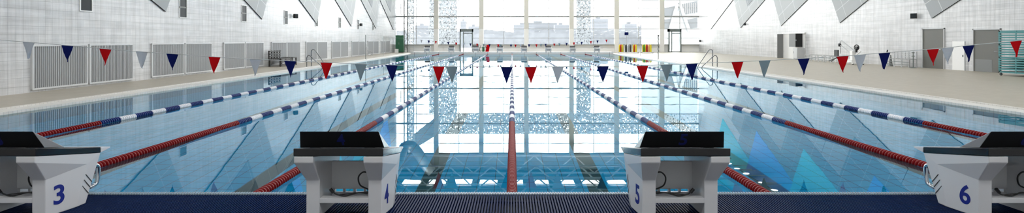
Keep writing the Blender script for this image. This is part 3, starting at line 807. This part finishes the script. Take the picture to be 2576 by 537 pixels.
# lattice mast in the corner
t = thing('lattice_mast', 'tall grey steel lattice mast before the windows beside green cabinet', 'mast', (px(1020.5,61), 61.15, ZD))
for x in (-.2,.2):
    for y in (-.15,.15): MB().tube([(x,y,0),(x,y,11.7)], .035, 8).build('upright', M['boxgrey'], t)
m = MB()
for k in range(15):
    z = .3+.76*k
    for y in (-.15,.15):
        m.tube([(-.2,y,z),(.2,y,z)], .015, 6); m.tube([(-.2 if k%2 else .2,y,z),(.2 if k%2 else -.2,y,z+.76)], .015, 6)
m.build('lacing', M['boxgrey'], t)
m = MB(); m.bar((-.5,-.1,4.4),(-.2,-.1,3.1),.04); m.bar((-.55,-.1,4.3),(-.55,-.1,5.6),.06); m.build('side_arm', M['boxgrey'], t)
# second light mesh run of ladder rungs
t = thing('wall_ladder', 'thin pale ladder rising in front of the windows right of mast', 'ladder', (px(1036,61.2), 61.2, ZD))
for x in (-.22,.22): MB().tube([(x,0,0),(x,0,11.6)], .022, 6).build('stile', M['palegrey'], t)
m = MB()
for k in range(38): m.tube([(-.22,0,.3+.3*k),(.22,0,.3+.3*k)], .014, 6)
m.build('rungs', M['palegrey'], t)

# trolley with cloths
t = thing('equipment_rack', 'dark crossed-bar rack standing behind the far starting blocks', 'rack', (px(1216,57.4), 57.4, ZD))
m = MB(); m.bar((-.62,0,.82),(-.28,0,.05),.04); m.bar((-.28,0,.86),(-.52,0,.05),.04); m.bar((.55,0,.90),(.40,0,.05),.04); m.bar((.2,0,.80),(.52,0,.05),.04); m.build('crossed_bars', M['black'], t)
m = MB(); m.bar((-.45,0,.62),(.5,0,.66),.035); m.bar((-.4,0,.25),(.45,0,.25),.035); m.build('rail', M['black'], t)
def drape(name, x0, x1, zt, zb, m_, lean, label):
    V = []; F = []; n = 7
    for i in range(9):
        v = i/8
        for j in range(n):
            u = j/(n-1); V.append((x0+(x1-x0)*u + lean*v, -.05-.05*math.sin(u*9+v*2)*(.3+v), zt+(zb-zt)*v+.03*math.sin(u*5)))
    for i in range(8):
        for j in range(n-1): F.append((i*n+j,i*n+j+1,(i+1)*n+j+1,(i+1)*n+j))
    m = MB(); m.add([(a+px(1216,57.4), b+57.4, c+ZD) for a,b,c in V], F, 0, True); o = m.build(name, m_); tag(o, label, 'cloth')
    s_ = o.modifiers.new('thick','SOLIDIFY'); s_.thickness = .02
drape('draped_cloth', .36, .70, .88, .12, M['f_red'], -.14, 'red cloth draped over the dark rack behind the far blocks')
drape('draped_cloth', -.12, .10, .68, .10, M['green'], .0, 'dark green cloth draped over the dark rack beside the red cloth')

# coloured foam boards in a white stand
bx = [(1559,'yellow'),(1562.5,'redfoam'),(1566,'yellow'),(1575,'black'),(1580,'whitef'),(1586,'black'),(1594,'yellow'),(1597.5,'redfoam'),(1600,'yellow'),
      (1618,'yellow'),(1621.5,'greenfoam'),(1624.5,'yellow'),(1627.5,'redfoam'),(1632,'tanfoam'),(1637,'yellow')]
cn = {'yellow':'yellow','redfoam':'red','black':'black','whitef':'white','greenfoam':'green','tanfoam':'peach'}
YB_ = 57.6
def board_mesh(m_, par):
    prof = [(-.22,0),(-.22,.62),(-.19,.76),(-.11,.85),(0,.88),(.11,.85),(.19,.76),(.22,.62),(.22,0),(.14,-.03),(-.14,-.03)]
    pass
for gi, (a, b_) in enumerate(((0,9),(9,15))):
    x0 = px(bx[a][0]-5, YB_); x1 = px(bx[b_-1][0]+5, YB_)
    t = thing('board_stand', 'low white stand holding the %s group of coloured foam boards' % ('left' if gi == 0 else 'right'), 'stand', ((x0+x1)/2, YB_, ZD), 0, 'foam board stands')
    h = (x1-x0)/2
    m = MB(); m.box(-h,h,-.30,-.26,.05,.12); m.box(-h,h,.26,.30,.05,.12); m.box(-h,-h+.04,-.3,.3,0,.12); m.box(h-.04,h,-.3,.3,0,.12); m.build('base_frame', M['white'], t)
    m = MB(); m.box(-h,h,-.26,.26,.05,.07); m.build('tray', M['white'], t)
cnt = {}
for i, (p_, c) in enumerate(bx):
    prof = [(-.22,0),(-.23,.60),(-.20,.74),(-.12,.83),(0,.86),(.12,.83),(.20,.74),(.23,.60),(.22,0)]
    x = px(p_, YB_); th = .041
    o = MB().prism(prof, -th, th, 'x').build('foam_board', M[c], bevel=.02)
    o.location = (x, YB_, ZD+.073); o.rotation_euler = (0, 0, R(-32))
    grp = 'left' if i < 9 else 'right'
    j = i+1 if i < 9 else i-8
    tag(o, '%s foam board standing upright in the %s white stand, %s from its left end' % (cn[c], grp, ORD[j-1]), 'foam board', 'foam boards on the far deck')
# pole with small dark box
t = thing('signal_pole', 'thin pole with a dark box on top behind the coloured boards', 'pole', (px(1576,58.6), 58.6, ZD))
MB().tube([(0,0,0),(0,0,1.95)], .02, 8).build('post', M['palegrey'], t); MB().box(-.2,.2,-.1,.1,1.95,2.28).build('box', M['f_navy'], t, bevel=.01)
MB().lathe([(.12,0),(.12,.02),(.03,.05)], (0,0,0), 'z', 14).build('base', M['palegrey'], t)

# ------------------------------------------------------------------ ceiling: trusses, lights, duct, gantry
def truss():
    t = thing('roof_truss', '', 'roof truss', (0,0,0), 0, 'white roof trusses')
    z0, z1 = 0, 1.95
    for z in (z0, z1): MB().tube([(XL+.2,0,z),(XR-.2,0,z)], .11, 10).build('chord', M['steel_white'], t)
    m = MB(); x = -11.05; P = 4.5
    while x < XR-2.5:
        m.tube([(x,0,z0),(x+P/2,0,z1)], .07, 8); m.tube([(x,0,z0),(x-P/2,0,z1)], .07, 8); x += P
    m.build('diagonals', M['steel_white'], t); return t
tr = truss()
for k, y in enumerate((59.5, 54.8, 50.0, 45.1)):
    lab = 'white tubular roof truss under the ceiling, %s from the window wall' % ORD[k]
    if k == 0: tr.location = (0, y, 11.5); tr['label'] = lab
    else: dup(tr, (0, y, 11.5), 0, lab)
def ceiling_lamp(w, d, loc, label, soft=False):
    t = thing('ceiling_light', label, 'ceiling light', loc, 0, 'ceiling lights')
    m = MB(); m.box(-w/2,w/2,-d/2,-d/2+.05,0,.14); m.box(-w/2,w/2,d/2-.05,d/2,0,.14); m.box(-w/2,-w/2+.05,-d/2,d/2,0,.14); m.box(w/2-.05,w/2,-d/2,d/2,0,.14); m.build('housing', M['white'], t)
    MB().box(-w/2+.05,w/2-.05,-d/2+.05,d/2-.05,.03,.06 if soft else .14).build('diffuser', M['lamp_soft'] if soft else M['lamp'], t)
    if not soft:
        for sx in (-.4,.4): MB().tube([(w*sx,0,.1),(w*sx,0,ZC-loc[2])], .01, 6).build('hanger', M['steel'], t)
for k in range(12): ceiling_lamp(1.95, 2.3, (-10.5+2.68*k, 55.7, 13.45), 'square ceiling light near the window wall, %s from the left wall' % ORD[k], True)
for k, y in enumerate((42, 34.5, 27, 19.5, 12, 4.5, -3)):  # unseen strips added to light the hall, hung clear of the water reflection
    for j, xx in enumerate((-6.2, 4.1, 14.4)):
        ceiling_lamp(8.6, (1.05,.8,.7,.66,.66,.66,.66)[k], (xx, y, 11.0), 'long hanging light strip, %s row from the windows, %s from left' % (ORD[k+1], ORD[j]))
t = thing('air_duct', 'large round grey air duct hanging at ceiling in far left corner', 'air duct', (-11.3, 58, 12.95))
MB().tube(catmull([(2.6,0,0),(2.0,0,-.6),(1.1,0,-2.1),(.3,0,-2.9),(-.35,-.6,-2.75),(-.5,-2.2,-1.9),(-.5,-4,-1.2),(-.5,-9,-1.0),(-.5,-30,-1.0)],6), .55, 18).build('pipe', M['duct'], t)
m = MB()
for y in (-6,-10,-15,-20,-25): m.lathe([(.56,0),(.59,.01),(.59,.09),(.56,.10)], (-.5,y,-1.03), 'y', 20)
m.build('joint_collars', M['alu'], t)
for y in (-6,-12,-18,-24): MB().bar((-.5,y,-.45),(-.5,y,ZC-12.95),.04,.02).build('hanger_strap', M['alu'], t)
t = thing('lighting_gantry', 'pale lighting gantry high along the right wall', 'gantry', (19.9, 30, 10.1))
MB().box(-.95,.35,0,26,.05,.17).build('walkway', M['gantry'], t)
m = MB(); m.tube([(.45,0,.11),(.45,26,.11)], .05, 8); m.tube([(.45,0,.9),(.45,26,.9)], .03, 8); m.build('rail', M['dark'], t)
for y in (4.5,9,13.5,18,22.5): MB().bar((.36,y,.11),(1.8,y,.11),.09).build('wall_strut', M['white'], t)
for k, y in enumerate((49.1,47.3,45.5,42.7,40.6,38.3)):
    t = thing('floodlight', 'round floodlight under the right wall gantry, %s from the windows' % ORD[k], 'floodlight', (20.0, y, 10.1), 0, 'gantry floodlights')
    MB().lathe([(.10,.05),(.24,-.02),(.28,-.12),(.27,-.14)], (0,0,0), 'z', 20).build('housing', M['white'], t); MB().lathe([(.02,-.16),(.25,-.15),(.25,-.142)], (0,0,0), 'z', 20).build('lens', M['flood'], t); MB().bar((0,0,.02),(XR-20.0,0,.02),.05).build('wall_bracket', M['white'], t)

# ------------------------------------------------------------------ outside
MB().box(-400, 400, YF+.4, 900, -1.2, -.6).build('ground', M['ext_ground'], **S)
t = thing('perforated_screen', 'pale perforated metal portal standing outside behind the windows', 'screen', (0, 70, -.6))
for (xa, xb) in ((px(1080,70), px(1150,70)), (px(1450,70), px(1486,70))):
    MB().box(xa, xb, -.15, .15, 0, 8.8).build('screen_leg', M['perf'], t)
MB().box(px(1100,70), 30, -.15, .15, 8.8, 11.4).build('screen_beam', M['perf'], t)
MB().prism([(px(1105,70), 8.9), (px(1105,70), 11.4), (px(1040,70), 13.6), (px(1040,70), 11.6)], -.15, .15, 'y').build('screen_brace', M['ext_slat'], t)
MB().box(px(1024,66.5), px(1042,66.5), -3.6, -3.4, 0, 14).build('screen_mast', M['perf'], t)
# modern building at right
t = thing('modern_building', 'white modern building with grey louvre panels outside the right windows', 'building', (0, 110, -.6))
def bp(pxx, pyy, Y=110): return ((pxx-1288)*Y/1340, 1.55-(pyy-99)*Y/1340+.6)
MB().box(bp(1655,0)[0], bp(1800,0)[0], .3, 14, 0, 16).build('wall', M['ext_white'], t)
for q in (((1668,22),(1705,13),(1695,41),(1668,41)), ((1668,50),(1692,47),(1686,70),(1668,72)), ((1713,11),(1756,2),(1756,30),(1722,36)), ((1727,50),(1756,44),(1756,69),(1734,71))):
    MB().prism([bp(*c) for c in q], 0, .28, 'y').build('louvre_panel', M['ext_slat'], t)
m = MB()
for a, b_ in (((1706,8),(1688,72)),((1702,8),(1684,72)),((1711,8),(1736,80)),((1707,8),(1732,80))):
    A = bp(*a); B = bp(*b_); m.bar((A[0],-.1,A[1]),(B[0],-.1,B[1]),.3)
m.build('slanted_strut', M['ext_white'], t)
m = MB()
for pxx in range(1714,1757,5): A = bp(pxx,8); m.box(A[0],A[0]+.12,-.1,0,bp(0,34)[1],bp(0,8)[1])
m.build('louvre_fins', M['ext_white'], t)
# skyline
def tower(x0, x1, ytop, Y, label):
    zt = 1.55+(99-ytop)*Y/1340+.6; X0, X1 = px(x0,Y), px(x1,Y)
    t = thing('city_building', label, 'building', ((X0+X1)/2, Y, -.6), 0, 'hazy buildings on the skyline'); h = (X1-X0)/2
    MB().box(-h,h,0,14,0,zt).build('wall', M['ext_bld'], t); MB().box(-h*.4,h*.1,3,8,zt,zt+1.6).build('roof_box', M['ext_bld'], t)
    m = MB(); z = 2.5
    while z < zt-1: m.box(-h*.94,h*.94,-.15,.02,z,z+.9); z += 3.2
    m.build('window_bands', M['ext_dark'], t)
SK = [(1292,1345,62,420,'broad hazy grey block on the skyline left of centre column'),(1318,1402,57,460,'tallest broad hazy block on the skyline behind the window middle'),
      (1396,1432,62,430,'low hazy block on the skyline just left of the right perforated leg'),(1490,1530,47,400,'tall hazy tower block on the skyline right of the perforated leg'),
      (1572,1602,60,430,'small hazy block on the skyline above the coloured boards'),(1606,1640,66,450,'low hazy block on the skyline near the right column'),
      (1158,1172,53,400,'narrow hazy tower on the skyline above the far left door'),(1178,1206,66,440,'low hazy block on the skyline right of the far left door'),
      (1044,1078,64,440,'low hazy block on the skyline beyond the lattice mast'),(1645,1657,55,300,'grey narrow block beside the white modern building')]
for s_ in SK: tower(*s_)
m = MB(); P = []
for i in range(61):
    X = -300+10*i; P.append((X, 4.2+4*math.sin(i*.35)+2.2*math.sin(i*.9+1)+8*max(0,1-abs(X-40)/160)))
for i in range(60):
    a, b_ = P[i], P[i+1]; m.prism([(a[0],-.6),(b_[0],-.6),(b_[0],b_[1]),(a[0],a[1])], 560, 640, 'y')
m.build('hill', M['ext_hill'], **S)
m = MB(); rr = random.Random(11)
for row, (Y, h0) in enumerate(((132,2.6),(146,3.3),(160,4.1))):
    X = -44.0; hh = h0; top = []
    while X < 64:
        top.append((X, hh)); X += rr.uniform(.35,.9); hh += rr.uniform(-.35,.35); hh += (h0-hh)*.25
    for a, b_ in zip(top[:-1], top[1:]): m.prism([(a[0],-.6),(b_[0],-.6),(b_[0],b_[1]),(a[0],a[1])], Y, Y+rr.uniform(1.5,3), 'y')
m.build('distant_trees', M['ext_tree'], kind='stuff')

# ------------------------------------------------------------------ light from the sky, camera, look
wd = bpy.data.worlds.new('sky'); sc.world = wd; wd.use_nodes = True
bg = wd.node_tree.nodes['Background']; bg.inputs['Color'].default_value = (1,.995,.985,1); bg.inputs['Strength'].default_value = 11.0
cd = bpy.data.cameras.new('camera'); co = bpy.data.objects.new('camera', cd); COL.objects.link(co)
co.location = CAM; co.rotation_euler = (R(90),0,0)
cd.lens = 36*1340/2576; cd.sensor_width = 36; cd.shift_y = -(268.5-99)/2576; cd.clip_start = .05; cd.clip_end = 2000
sc.camera = co
sc.view_settings.view_transform = 'Standard'; sc.view_settings.look = 'None'; sc.view_settings.gamma = 1; sc.view_settings.exposure = 0
sc.view_settings.use_curve_mapping = False
sc.cycles.use_denoising = True
sc.cycles.max_bounces = 10; sc.cycles.diffuse_bounces = 4; sc.cycles.glossy_bounces = 5; sc.cycles.transmission_bounces = 6; sc.cycles.transparent_max_bounces = 16
sc.cycles.sample_clamp_indirect = 6
